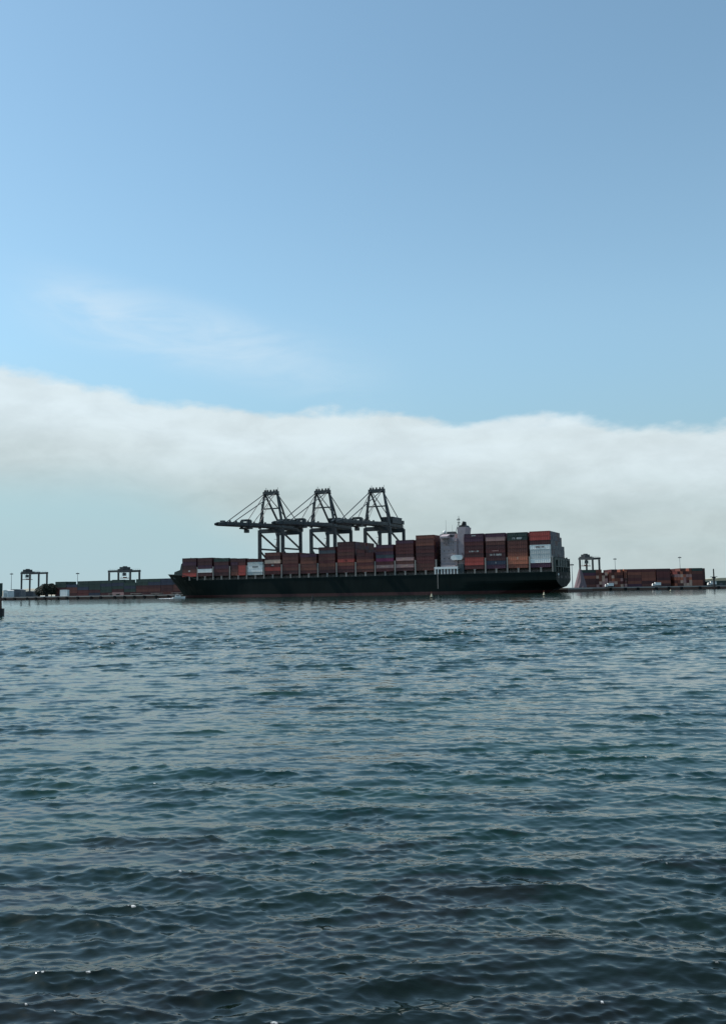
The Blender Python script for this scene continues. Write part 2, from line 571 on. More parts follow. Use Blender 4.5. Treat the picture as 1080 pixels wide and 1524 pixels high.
def hull_point(u, z):
    """u 0..1 stern to bow; returns s and half breadth at height z"""
    zt = max(0.0, min(1.0, z / 18.0))
    s_end = 309 + 16.5 * zt ** 1.25
    if z < 0:
        s_end = 309 + 5 * min(1, -z / 3)
    s0 = -2.0 if z > 4.2 else -2.0 + (4.2 - z) * 2.6
    s = s0 + (s_end - s0) * u
    fs = (s - s0) / (s_end - s0)
    w = lerp_tab(WL, fs * 309)
    dk = lerp_tab(DK, -2 + fs * 327.5)
    flare = zt ** 0.75
    hb = (w * (1 - flare) + dk * flare) * BEAM / 2
    if s < 60:                                # counter stern: full above, cut away below
        k = max(0.0, min(1.0, (z - 3.0) / 5.5))
        k = k * k * (3 - 2 * k)
        hb = (w * (1 - k) + dk * k) * BEAM / 2
    return s, max(hb, 0.12)


US = sorted(set([i / 64 for i in range(65)] + [0.02, 0.04, 0.07, 0.86, 0.89, 0.93, 0.955, 0.975, 0.99]))


def hull_mesh(zs, cap_top=False):
    vs, fs = [], []
    nz, nu = len(zs), len(US)
    for side in (1, -1):
        for u in US:
            top = lerp_tab(BOWZ, -2 + u * 327.5)
            for z in zs:
                zz = z if z != 'top' else top
                s, hb = hull_point(u, zz)
                vs.append((s, -BEAM / 2 + side * hb, zz))
    o = nu * nz
    for i in range(nu - 1):
        for j in range(nz - 1):
            a = i * nz + j
            fs.append((a, a + nz, a + nz + 1, a + 1)[::-1])
            fs.append((o + a, o + a + nz, o + a + nz + 1, o + a + 1))
    for j in range(nz - 1):
        fs.append((j, j + 1, o + j + 1, o + j)[::-1])
        e = (nu - 1) * nz
        fs.append((e + j, e + j + 1, o + e + j + 1, o + e + j))
    return vs, fs


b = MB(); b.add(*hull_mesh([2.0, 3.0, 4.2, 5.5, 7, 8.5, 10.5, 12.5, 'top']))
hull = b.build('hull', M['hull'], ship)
b = MB(); b.add(*hull_mesh([-2.0, -1.0, 0, 1.0, 2.0]))
b.build('boot_top', M['boot'], hull)
# bulwark cap and forecastle deck
b = MB()
for i in range(len(US) - 1):
    for side in (1, -1):
        pts = []
        for u in (US[i], US[i + 1]):
            top = lerp_tab(BOWZ, -2 + u * 327.5)
            s, hb = hull_point(u, top)
            pts.append((s, -BEAM / 2 + side * hb, top + 0.02))
        b.beam(pts[0], pts[1], 0.35, 0.25)
b.build('gunwale', M['shipgreen'], hull)
b = MB()
row = []
for u in US:
    s, hb = hull_point(u, DECK)
    row.append((s, hb - 0.4))
vs = [(s, -BEAM / 2 + sg * hb, DECK - 0.3) for s, hb in row for sg in (1, -1)]
b.add(vs, [(2 * i, 2 * i + 1, 2 * i + 3, 2 * i + 2) for i in range(len(row) - 1)])
b.build('deck', M['deck'], ship)

# forecastle fittings
b = MB()
b.tube((303, -BEAM / 2, DECK - 0.5), (303, -BEAM / 2, 33), 0.45, 0.25)
b.box(302.2, 303.8, -BEAM / 2 - 2.2, -BEAM / 2 + 2.2, 28.6, 28.9)
b.box(302.5, 303.5, -BEAM / 2 - 0.6, -BEAM / 2 + 0.6, 28.9, 30.2)
b.beam((296.9, -BEAM / 2, DECK), (302.6, -BEAM / 2, 25), 0.35)
b.build('foremast', M['post'], ship)
b = MB()
for dy in (-5, 5):
    b.tube((311, -BEAM / 2 + dy - 2.4, DECK + 1.6), (311, -BEAM / 2 + dy + 2.4, DECK + 1.6), 1.3)
    b.box(309.5, 312.5, -BEAM / 2 + dy - 2.8, -BEAM / 2 + dy + 2.8, DECK - 0.3, DECK + 0.7)
b.build('windlass', M['shipgreen'], ship)
b = MB()
b.prism([(298.2, DECK - 0.3), (309.5, DECK + 2.0), (308.5, 21.0), (303.0, 22.6), (301.8, 27.4), (299.2, 28.6)], 1, -BEAM + 8, -8)
b.build('breakwater', M['shipgreen'], ship)

# cells: boundaries of the stacks along the ship
PITCH = 15.4
BAYS = [('aft', i, 0.3 + 15.1 * i) for i in range(4)] + [('fwd', i, 81 + PITCH * i) for i in range(14)]
BASEZ = 16.8

# hatch coamings, pedestals and lashing bridges
b = MB()
for kind, i, s0 in BAYS:
    ins = 0 if s0 < 280 else 0.8
    b.box(s0 + 1.0, s0 + 14.0, -BEAM + 2.6 + ins, -2.6 - ins, DECK - 0.3, DECK + 2.6)
b.build('hatch_coaming', M['deck'], ship)
ped = MB().box(-0.5, 0.5, -0.9, 0.0, 0, 3.0).box(-0.8, 0.8, -1.0, 0.05, 2.72, 2.97).mesh('pedestal', M['post'])
post = MB().box(-0.45, 0.45, -0.8, 0, 0, 10.4).mesh('post', M['post'])
for kind, i, s0 in BAYS:
    ins = 0 if s0 < 280 else 0.8
    link('pedestal', ped, ship, (s0 + 7.5, -0.15 - ins, DECK))
    lb = MB()
    for z in (17.2, 20.2, 23.2):
        lb.box(s0 - 0.55, s0 + 0.25, -BEAM + 1.2 + ins, -1.2 - ins, z, z + 0.25)
    for j in range(9):
        y = -3 - ins - j * (BEAM - 6 - 2 * ins) / 8
        lb.box(s0 - 0.4, s0 + 0.1, y - 0.2, y + 0.2, DECK - 0.2, 24.0)
    br = lb.build('lashing_bridge', M['shipgreen'], ship)
    for y in (-0.12 - ins, -BEAM + 0.92 + ins):
        link('post', post, br, (s0 - 0.15, y, DECK))

# side rail
b = MB()
for i in range(0, 92):
    s = 1.5 + i * 3.0
    b.box(s - 0.03, s + 0.03, -0.24, -0.18, DECK, DECK + 1.15)
for z in (0.55, 1.12):
    b.box(1.5, 275, -0.235, -0.185, DECK + z, DECK + z + 0.05)
b.build('side_railing', M['post'], ship)

# stern: mooring deck frame, openings, mooring bitts
b = MB()
for y in (-0.6, -8, -15.5, -23, -30.5, -38, -44.4):
    b.box(-1.9, -0.7, y - 0.6, y + 0.6, DECK - 0.2, 23.2)
b.box(-1.8, -0.8, -BEAM + 0.3, -0.3, 21.6, 22.9)
b.box(-1.8, -0.8, -BEAM + 0.3, -0.3, 17.0, 17.6)
b.box(-1.6, -1.3, -37.5, -9.0, 17.6, 21.6)
b.build('stern_frame', M['shipgreen'], ship)
om = MB().box(-2.06, -1.96, -2.2, 2.2, 9.6, 11.4).mesh('mooring_opening', M['black'])
for y in (-7, -16, -29, -38):
    link('mooring_opening', om, hull, (0, y, 0))
b = MB(); b.ball((-2.15, -6.5, 12.0), 0.4, 0.9, 0.9)
b.build('stern_light', M['white'], ship)

# superstructure with bridge, funnel and mast
acc = MB()
acc.box(66.5, 78.5, -BEAM + 4, -4.0, DECK - 0.3, 38.6)
acc.box(67.5, 78.0, -BEAM + 2.0, -2.0, DECK - 0.3, 20.0)
house = acc.build('superstructure', M['house'], ship)
b = MB()
for z in (17.5, 20.2, 22.9, 25.6, 28.3, 31.0, 33.7, 36.4):
    b.box(66.2, 78.9, -BEAM + 3.6, -3.6, z, z + 0.22)
    b.box(66.3, 78.8, -3.75, -3.65, z + 1.0, z + 1.08)
b.build('deck_edge', M['house'], house)
wf = MB().box(-0.55, 0.55, 0, 0.08, -0.6, 0.6).mesh('window', M['house'])
wp = MB().box(-0.34, 0.34, 0.08, 0.11, -0.34, 0.34).mesh('pane', M['glass'])
for z in (24.6, 30.0, 35.4):
    for s in (69.2, 72.6, 75.9):
        o = link('window', wf, house, (s, -4.0, z))
        link('pane', wp, o)
b = MB()
b.box(68.5, 79.6, -BEAM + 6, -6, 38.6, 41.8)
bridge = b.build('bridge', M['house'], ship)
b = MB()
b.prism([(-6.0, 38.6), (0.4, 38.6), (0.4, 39.9), (-6.0, 41.6)], 0, 72.0, 77.5)
b.beam((74.5, -4.2, 33.5), (74.5, -0.3, 38.5), 0.6)
b.beam((73.0, -4.2, 33.5), (73.0, -0.3, 38.5), 0.4)
b.build('bridge_wing', M['house'], bridge)
b = MB()
b.prism([(-BEAM + 6.0, 38.6), (-BEAM - 0.4, 38.6), (-BEAM - 0.4, 39.9), (-BEAM + 6.0, 41.6)], 0, 72.0, 77.5)
b.build('bridge_wing', M['house'], bridge)
b = MB()
b.box(69.2, 79.0, -5.98, -5.92, 39.8, 41.0)
b.box(79.61, 79.66, -BEAM + 7, -7, 39.8, 41.0)
b.build('bridge_window', M['glass'], bridge)
b = MB()
b.box(69.0, 79.0, -BEAM + 7, -7, 42.0, 42.3)
for s in (69.5, 74, 78.5):
    b.box(s - 0.05, s + 0.05, -7.2, -7.1, 41.8, 43.0)
b.box(69.0, 79.0, -7.2, -7.1, 42.95, 43.05)
b.box(70.0, 75.5, -14, -9, 42.3, 43.6)
b.build('bridge_roof', M['crane_pale'], bridge)
# aft block and funnel, nearer the stern
b = MB()
b.prism([(61.8, DECK - 0.3), (66.4, DECK - 0.3), (66.4, 46.2), (60.2, 46.2), (60.9, 41.0), (61.8, 38.5)], 1, -17, -5)
b.build('engine_casing', M['house'], ship)
b = MB()
b.prism([(60.6, 46.2), (65.6, 46.2), (65.0, 47.6), (61.4, 47.6)], 1, -15.5, -6.5)
for y in (-8.2, -10.2, -12.2):
    b.tube((63.8, y, 47.5), (62.6, y, 50.2), 0.75, 0.7)
b.ball((62.6, -9.6, 48.3), 1.5, 2.2, 1.6)
b.build('funnel_top', M['black'], ship)
b = MB()
b.tube((67.5, -12, 41.5), (67.5, -12, 54.6), 0.36, 0.14)
b.box(67.2, 67.8, -14.5, -9.5, 49.8, 50.1)
b.box(67.2, 67.8, -13.6, -10.4, 52.6, 52.8)
b.box(66.6, 68.9, -12.3, -11.7, 51.6, 52.2)
b.beam((70.5, -12, 41.8), (67.6, -12, 50), 0.25)
b.build('radar_mast', M['crane_pale'], ship)
b = MB()
b.tube((76.0, -9, 41.8), (76.0, -9, 52), 0.13, 0.07, 6)
b.tube((71.0, -8, 41.8), (71.0, -8, 48), 0.10, 0.06, 6)
b.build('aerial', M['post'], ship)
b = MB(); b.ball((78.0, -11, 43.4), 1.2, 1.2, 1.4)
b.build('radome', M['white'], ship)
# lifeboat in its davits and the gangway platform
b = MB()
b.prism([(62.6, 23.4), (69.2, 23.4), (70.2, 24.6), (70.0, 26.0), (68.4, 26.8), (63.4, 26.8), (61.8, 26.0), (61.6, 24.6)], 1, -3.6, -0.7)
b.build('lifeboat', M['white'], ship)
dm = MB().beam((0, -4.2, 21.0), (0, -4.2, 28.0), 0.4).beam((0, -4.2, 28.0), (0, -1.6, 28.4), 0.35).mesh('davit', M['house'])
for s in (63.0, 69.0):
    link('davit', dm, ship, (s, 0, 0))
b = MB()
b.box(65.0, 82.0, -3.6, 0.25, 17.4, 17.7)
b.box(65.0, 82.0, 0.18, 0.25, 17.7, 18.9)
for i in range(8):
    s = 65.5 + i * 2.3
    b.box(s - 0.35, s + 0.35, -0.6, 0.1, DECK, 17.4)
b.build('side_platform', M['white'], ship)
b = MB()
b.beam((79.5, 0.5, 14.5), (79.5, 0.5, 4.0), 0.5, 0.12)
b.build('pilot_ladder', M['post'], ship)
b = MB()
b.box(61.6, 66.4, -16.5, -3.2, 14.0, 20.5)
b.build('deck_locker', M['crane_pale'], ship)

# ------------------------------------------------------------------ containers
CL, CW = 13.5, 2.46


def container_mesh(colour, L=CL, marks=None):
    """frame rails, corrugated sides, door end; unit height scaled per copy"""
    b = MB()
    H = 1.0
    t = 0.06
    n = max(8, int(L / 0.62))
    for sgn in (1, -1):                                   # corrugated long sides
        vs = []
        for i in range(n + 1):
            x = 0.12 + (L - 0.24) * i / n
            y = sgn * (CW / 2 - (0.03 if i % 2 else 0.085))
            vs += [(x, y, 0.05), (x, y, 0.96)]
        fs = [(2 * i, 2 * i + 2, 2 * i + 3, 2 * i + 1) for i in range(n)]
        b.add(vs, fs if sgn < 0 else [f[::-1] for f in fs])
    b.box(0.08, L - 0.08, -CW / 2 + 0.1, CW / 2 - 0.1, 0.03, 0.975)
    for y in (-CW / 2 + t, CW / 2 - t):
        for z0, z1 in ((0, 0.06), (0.945, 0.995)):
            b.box(0.1, L - 0.1, y - t, y + t, z0, z1)
        for x in (0.08, L - 0.08):
            b.box(x - 0.08, x + 0.08, y - t, y + t, 0, 1.0)
    for x in (0.08, L - 0.08):
        for z0, z1 in ((0.002, 0.055), (0.95, 0.997)):
            b.box(x - 0.07, x + 0.07, -CW / 2 + 2 * t, CW / 2 - 2 * t, z0, z1)
    for y in (-0.85, -0.35, 0.35, 0.85):                   # locking bars on the door end
        b.box(0.0, 0.045, y - 0.025, y + 0.025, 0.06, 0.94)
    b.box(0.03, 0.06, -0.03, 0.03, 0.06, 0.95)
    return b.mesh('shipping_container', M[colour])


MESH = {}


def cmesh(colour, L=CL):
    if (colour, L) not in MESH:
        MESH[colour, L] = container_mesh(colour, L)
    return MESH[colour, L]


NAMES = {'maroon': 'dark maroon', 'dkred': 'dark red', 'brown': 'brownish red', 'rust': 'rust red', 'red': 'bright red', 'orange': 'orange',
         'purple': 'dull purple', 'magenta': 'magenta', 'navy': 'navy', 'slate': 'slate grey', 'green': 'dark green', 'grey': 'light grey',
         'white': 'white', 'beige': 'beige', 'pink': 'faded pink'}
ORD = ['zeroth', 'first', 'second', 'third', 'fourth', 'fifth', 'sixth', 'seventh', 'eighth', 'ninth', 'tenth', 'eleventh', 'twelfth',
       'thirteenth', 'fourteenth', 'fifteenth', 'sixteenth', 'seventeenth', 'eighteenth', 'nineteenth', 'twentieth']


def lettering_mesh(word_lengths, hgt, mat, seed):
    r = random.Random(seed)
    b = MB()
    x = 0.0
    for wl in word_lengths:
        for _ in range(wl):
            w = hgt * r.uniform(0.5, 0.75)
            s = hgt * 0.2
            b.box(x, x + s, 0, 0.02, 0, hgt)
            if r.random() < 0.7: b.box(x + w - s, x + w, 0, 0.02, 0, hgt)
            if r.random() < 0.8: b.box(x + s, x + w - s, 0, 0.02, hgt - s, hgt)
            if r.random() < 0.6: b.box(x + s, x + w - s, 0, 0.02, hgt * 0.42, hgt * 0.42 + s)
            if r.random() < 0.5: b.box(x + s, x + w - s, 0, 0.02, 0, s)
            x += w + hgt * 0.18
        x += hgt * 0.7
    return b.mesh('lettering', M[mat])


# near side of the ship, stack by stack from the bow: image height of the top, colours from the bottom tier up
STACKS = {
    ('fwd', 13): (830.5, ['red', 'brown', 'maroon', 'purple', 'maroon']),
    ('fwd', 12): (830.0, ['maroon', 'white', 'purple', 'maroon', 'maroon']),
    ('fwd', 11): (830.5, ['maroon', 'dkred', 'purple', 'maroon', 'green']),
    ('fwd', 10): (831.0, [('rust', 'red'), ('brown', 'red'), ('maroon', 'red'), ('purple', 'dkred'), 'maroon']),
    ('fwd', 9): (831.5, ['grey', 'white', 'white', 'grey', 'maroon']),
    ('fwd', 8): (822.0, ['dkred', 'red', 'dkred', 'beige', 'maroon', 'brown']),
    ('fwd', 7): (822.5, ['maroon', 'brown', 'dkred', 'brown', 'brown', 'maroon']),
    ('fwd', 6): (824.0, ['dkred', 'rust', 'brown', 'rust', 'brown', 'purple']),
    ('fwd', 5): (814.0, ['maroon', 'brown', 'rust', 'dkred', 'brown', 'dkred', 'slate', 'maroon']),
    ('fwd', 4): (806.0, ['maroon', 'dkred', 'rust', 'red', 'dkred', 'brown', 'dkred', 'maroon', 'maroon']),
    ('fwd', 3): (820.0, ['brown', 'rust', 'dkred', 'rust', 'dkred', ('maroon', 'dkred'), ('dkred', None)]),
    ('fwd', 2): (810.5, ['dkred', 'pink', 'dkred', 'magenta', 'slate', 'purple', 'dkred', 'purple']),
    ('fwd', 1): (803.5, ['maroon', 'pink', 'brown', 'pink', 'maroon', 'dkred', 'dkred', 'dkred', 'purple']),
    ('fwd', 0): (796.0, ['brown', 'brown', 'dkred', 'dkred', 'maroon', 'dkred', 'maroon', 'rust', 'brown', 'rust']),
    ('aft', 3): (794.0, ['dkred', 'red', 'red', 'maroon', 'dkred', 'maroon', 'dkred', 'purple', 'purple']),
    ('aft', 2): (793.0, ['purple', 'navy', 'maroon', 'maroon', 'dkred', 'maroon', 'brown', 'pink', 'purple']),
    ('aft', 1): (792.0, ['rust', 'orange', 'orange', 'rust', 'brown', 'brown', 'brown', 'green', 'green']),
    ('aft', 0): (790.0, ['purple', 'white', 'grey', 'grey', 'white', 'maroon', 'red', 'red']),
}
MARKS = {('aft', 1, 7): ([2, 4], 1.25, 'grey'), ('aft', 2, 3): ([2, 1, 4], 1.2, 'grey'), ('aft', 2, 4): ([7], 0.8, 'pink'), ('aft', 3, 4): ([1, 2, 1, 2], 1.0, 'grey'),
         ('aft', 0, 4): ([7], 1.1, 'maroon'), ('fwd', 1, 1): ([5], 1.1, 'beige'), ('fwd', 1, 3): ([5], 1.0, 'beige'), ('aft', 3, 8): ([4], 0.9, 'grey'),
         ('fwd', 4, 3): ([3], 1.2, 'maroon'), ('fwd', 13, 1): ([2], 1.1, 'white'), ('aft', 2, 1): ([1], 1.2, 'grey'), ('fwd', 2, 1): ([8], 0.9, 'beige'),
         ('fwd', 9, 2): ([6], 1.2, 'slate'), ('fwd', 8, 2): ([3], 0.9, 'grey'), ('aft', 1, 2): ([1], 1.6, 'beige')}
rot = Matrix.Rotation(YAW, 3, 'Z')


def place_local(s, y, z):
    return STERN + rot @ Vector((s, y, z))


filler = []           # (s0, row, n, tier height)
SHIPG = "containers along the ship's near side"
n_c = 0
order = [('fwd', i) for i in range(13, -1, -1)] + [('aft', i) for i in range(3, -1, -1)]
S0 = {(k, i): s for k, i, s in BAYS}
for idx, key in enumerate(order):
    ytop, cols = STACKS[key]
    s0 = S0[key]
    ins = 0.5 if s0 < 280 else 1.2
    mid = STERN + DS * (s0 + 7.5) + DB * ins
    px = 541.9 + 1305 * mid.x / mid.y
    ztop = EYE + (horizon(px) - ytop) / 1305 * mid.y
    th = (ztop - BASEZ) / (len(cols) if key != ('fwd', 3) else len(cols) - 0.5)
    if idx < 14:
        where = f'{ORD[idx + 1]} stack from the bow'
    else:
        where = ('stack just behind the white bridge', 'third stack from the stern', 'stack next to the stern one', 'sternmost stack')[idx - 14]
    for t, c in enumerate(cols):
        tier = 'bottom of' if t == 0 else 'top of' if t == len(cols) - 1 else f'{ORD[t + 1]} up'
        z = BASEZ + t * th
        pair = c if isinstance(c, tuple) else (c,)
        for h, cc in enumerate(pair):
            if cc is None:
                continue
            Lc = CL if len(pair) == 1 else 6.65
            # the first of a pair is the one nearer the bow
            sx = s0 + 1.05 + (0 if len(pair) == 1 else (6.85 if h == 0 else 0))
            o = link('shipping_container', cmesh(cc, Lc), None, place_local(sx + random.uniform(-.05, .05), -ins - CW / 2, z), YAW)
            o.scale.z = th * 0.985
            half = '' if len(pair) == 1 else ('short ' if h == 0 else 'short aft ')
            tag(o, f'{half}{NAMES[cc]} container, {tier} {where}, on ship', 'shipping container', SHIPG)
            n_c += 1
            mk = MARKS.get((key[0], key[1], t))
            if mk and h == 0:
                lm = lettering_mesh(mk[0], mk[1], mk[2], idx * 20 + t)
                wid = max(v.co.x for v in lm.vertices)
                # reads left to right from the water side (local x runs to the bow, i.e. to the left)
                l = link('lettering', lm, o, (CL / 2 + wid / 2, CW / 2 + 0.02, 0.5 - mk[1] / th / 2), math.pi)
                l.scale.z = 1 / th
                l.location.y = CW / 2 + 0.04
    filler.append((s0, ins, len(cols) - (1 if key == ('fwd', 3) else 0), th, key))

# inner rows of the ship's cargo: past counting, one mass
fb = {}
rows = 17
for s0, ins, n, th, key in filler:
    nr = rows - int(round(2 * (ins - 0.5) / 2.56))
    for r in range(1, nr):
        y = -ins - r * 2.56
        if y - 2.46 < -BEAM + ins * 0.8:
            continue
        nn = n - random.choice((0, 0, 0, 1)) if r < nr - 3 else n - random.choice((1, 2))
        if key == ('aft', 0):
            nn = n if r < 12 else (n - 1 if r < 14 else n - 3)
        for t in range(nn):
            c = random.choice(['maroon', 'dkred', 'brown', 'purple', 'dkred'])
            if key == ('aft', 0):
                c = random.choice(['slate', 'slate', 'navy', 'slate', 'maroon'] if t < 6 else ['navy', 'dkred', 'navy', 'maroon'])
            z = BASEZ + t * th
            fb.setdefault(c, MB()).box(s0 + 1.1 + random.uniform(0, .08), s0 + 1.05 + CL, y - 2.44, y, z, z + th * 0.975)
vs, fs, mi, mats = [], [], [], []
for ci, (c, b) in enumerate(fb.items()):
    o = len(vs); vs += b.v; fs += [tuple(i + o for i in f) for f in b.f]; mi += [ci] * len(b.f); mats.append(M[c])
me = bpy.data.meshes.new('stacked_containers')
me.from_pydata(vs, [], fs)
for m_ in mats: me.materials.append(m_)
me.polygons.foreach_set('material_index', mi)
me.update()
o = link('stacked_containers', me, None, STERN, YAW)
tag(o, "inner rows of stacked containers filling the ship's deck behind the outer stacks", 'containers', kind='stuff')

# left yard: long dark stacks along the quay beyond the bow
pal = ['green', 'green', 'navy', 'maroon', 'dkred', 'brown', 'slate', 'maroon']
LEFTG = 'containers stacked on the left quay'
s_r = 322.0
heights = [5, 5, 5, 5, 5, 5, 5, 5, 5, 5]
tops = [['dkred', 'brown', 'maroon', 'maroon', 'green'], ['maroon', 'brown', 'brown', 'navy', 'green'], ['brown', 'maroon', 'maroon', 'navy', 'navy'],
        ['maroon', 'brown', 'maroon', 'navy', 'green'], ['maroon', 'brown', 'maroon', 'green', 'green'], ['maroon', 'green', 'navy', 'green', 'navy'],
        ['pink', 'maroon', 'green', 'navy', 'green'], ['maroon', 'green', 'green', 'navy', 'green'], ['navy', 'maroon', 'green', 'green', 'green'],
        ['dkred', 'dkred', 'navy', 'green', 'green']]
left_fill = MB()
for c in range(12):
    s = s_r + c * 13.72
    hts = (5, 5, 5, 5, 5, 4, 5, 5, 5, 5, 4, 5, 5)[c]
    th = 2.95 if c < 2 else 2.86 if c < 7 else 2.76
    for t in range(hts):
        cc = tops[c % 10][t] if c < 10 else tops[(c * 3 + 1) % 10][t]
        o = link('shipping_container', cmesh(cc), None, place_local(s + random.uniform(0, .2), -60 - CW / 2, QZ + t * th), YAW)
        o.scale.z = th * 0.985
        tier = 'bottom of' if t == 0 else 'top of' if t == hts - 1 else f'{ORD[t + 1]} up'
        tag(o, f"{NAMES[cc]} container, {tier} {ORD[c + 1]} stack left of ship's bow, on quay", 'shipping container', LEFTG)
        n_c += 1
    for r in range(1, 6):
        nn = hts if random.random() < 0.6 else hts - 1
        for t in range(nn):
            y = -60 - r * 2.7
            left_fill.box(s + 0.1, s + CL, y - 2.44, y, QZ + t * th, QZ + (t + 0.98) * th)
o = left_fill.build('stacked_containers', M['green'], None, STERN)
o.rotation_euler.z = YAW
tag(o, 'inner rows of dark containers behind the left quay stacks', 'containers', kind='stuff')

# right yard: end-on and side-on stacks past the stern
RY = 800.0
RIGHTG = 'containers stacked in the yard right of the stern'
def rx(px, Y=RY):
    return (px - 541.9) / 1305.0 * Y
right_fill = MB()
rnd = random.Random(21)
LIGHT = ['beige', 'pink', 'beige', 'orange', 'pink', 'rust']
DARK = ['dkred', 'rust', 'brown', 'maroon', 'rust', 'brown']
cols_end = []
px = 882.0
cidx = 0
segs = []
segs.append(('side', 866.5, 6))
for i in range(4):
    segs.append(('end', 887 + i * 4.35, (6, 6, 5, 5)[i]))
for i in range(5):
    segs.append(('end', 905.6 + i * 4.35, (5, 6, 6, 5, 6)[i]))
segs.append(('end', 928.6, 6))
segs += [('side', 934.0, 6), ('side', 955.0, 6), ('side', 977.0, 6)]
for i in range(6):
    segs.append(('end', 1003.5 + i * 4.35, (4, 5, 6, 6, 5, 6)[i]))
segs.append(('side', 1029.8, 6))
col_no = 0
for kind, px, n in segs:
    col_no += 1
    th = 2.72
    x = rx(px)
    for t in range(n):
        if kind == 'end':
            p = 0.68 if t < 4 else 0.2
            cc = rnd.choice(LIGHT) if rnd.random() < p else rnd.choice(DARK)
            o = link('shipping_container', cmesh(cc), None, (x + CW / 2, RY - rnd.uniform(0, .4), QZ + t * th), R(90))
        else:
            cc = rnd.choice(DARK + ['maroon', 'purple'])
            if t == n - 1: cc = rnd.choice(['maroon', 'green', 'dkred'])
            o = link('shipping_container', cmesh(cc), None, (x, RY + CW / 2 + 0.3, QZ + t * th), 0)
            L_sc = 0.72 if px > 1025 else 0.94
            o.scale.x = L_sc
        o.scale.z = th * 0.985
        tier = 'bottom of' if t == 0 else 'top of' if t == n - 1 else f'{ORD[t + 1]} up'
        back = len(segs) - col_no
        if col_no <= 11:
            w = f'{ORD[col_no]} column right of ship\'s stern'
        else:
            w = f'{ORD[back + 1]} column from right end of yard'
        tag(o, f"{NAMES[cc]} container, {tier} {w}", 'shipping container', RIGHTG)
        n_c += 1
    if kind == 'end':
        for r in (1, 2):
            right_fill.box(x + 0.05, x + CW, RY + r * 14.0, RY + r * 14.0 + 13.2, QZ, QZ + (n - rnd.choice((0, 0, 1))) * th - 0.1)
    else:
        for r in range(1, 11):
            right_fill.box(x + r * 1.1, x + 11.5 + r * 1.1, RY + 0.3 + r * 2.7, RY + 0.3 + r * 2.7 + 2.44, QZ, QZ + (n - rnd.choice((0, 0, 1))) * th - 0.1)
o = right_fill.build('stacked_containers', M['maroon'])
tag(o, 'inner rows of dark containers behind the right yard stacks', 'containers', kind='stuff')
print('containers', n_c)
o = link('shipping_container', cmesh('white', 6.2), None, view(102, 757, QZ), YAW)
o.scale.z = 5.6
o.scale.x = 1.35
tag(o, 'white box container standing alone at the left end of the quay stacks', 'shipping container')

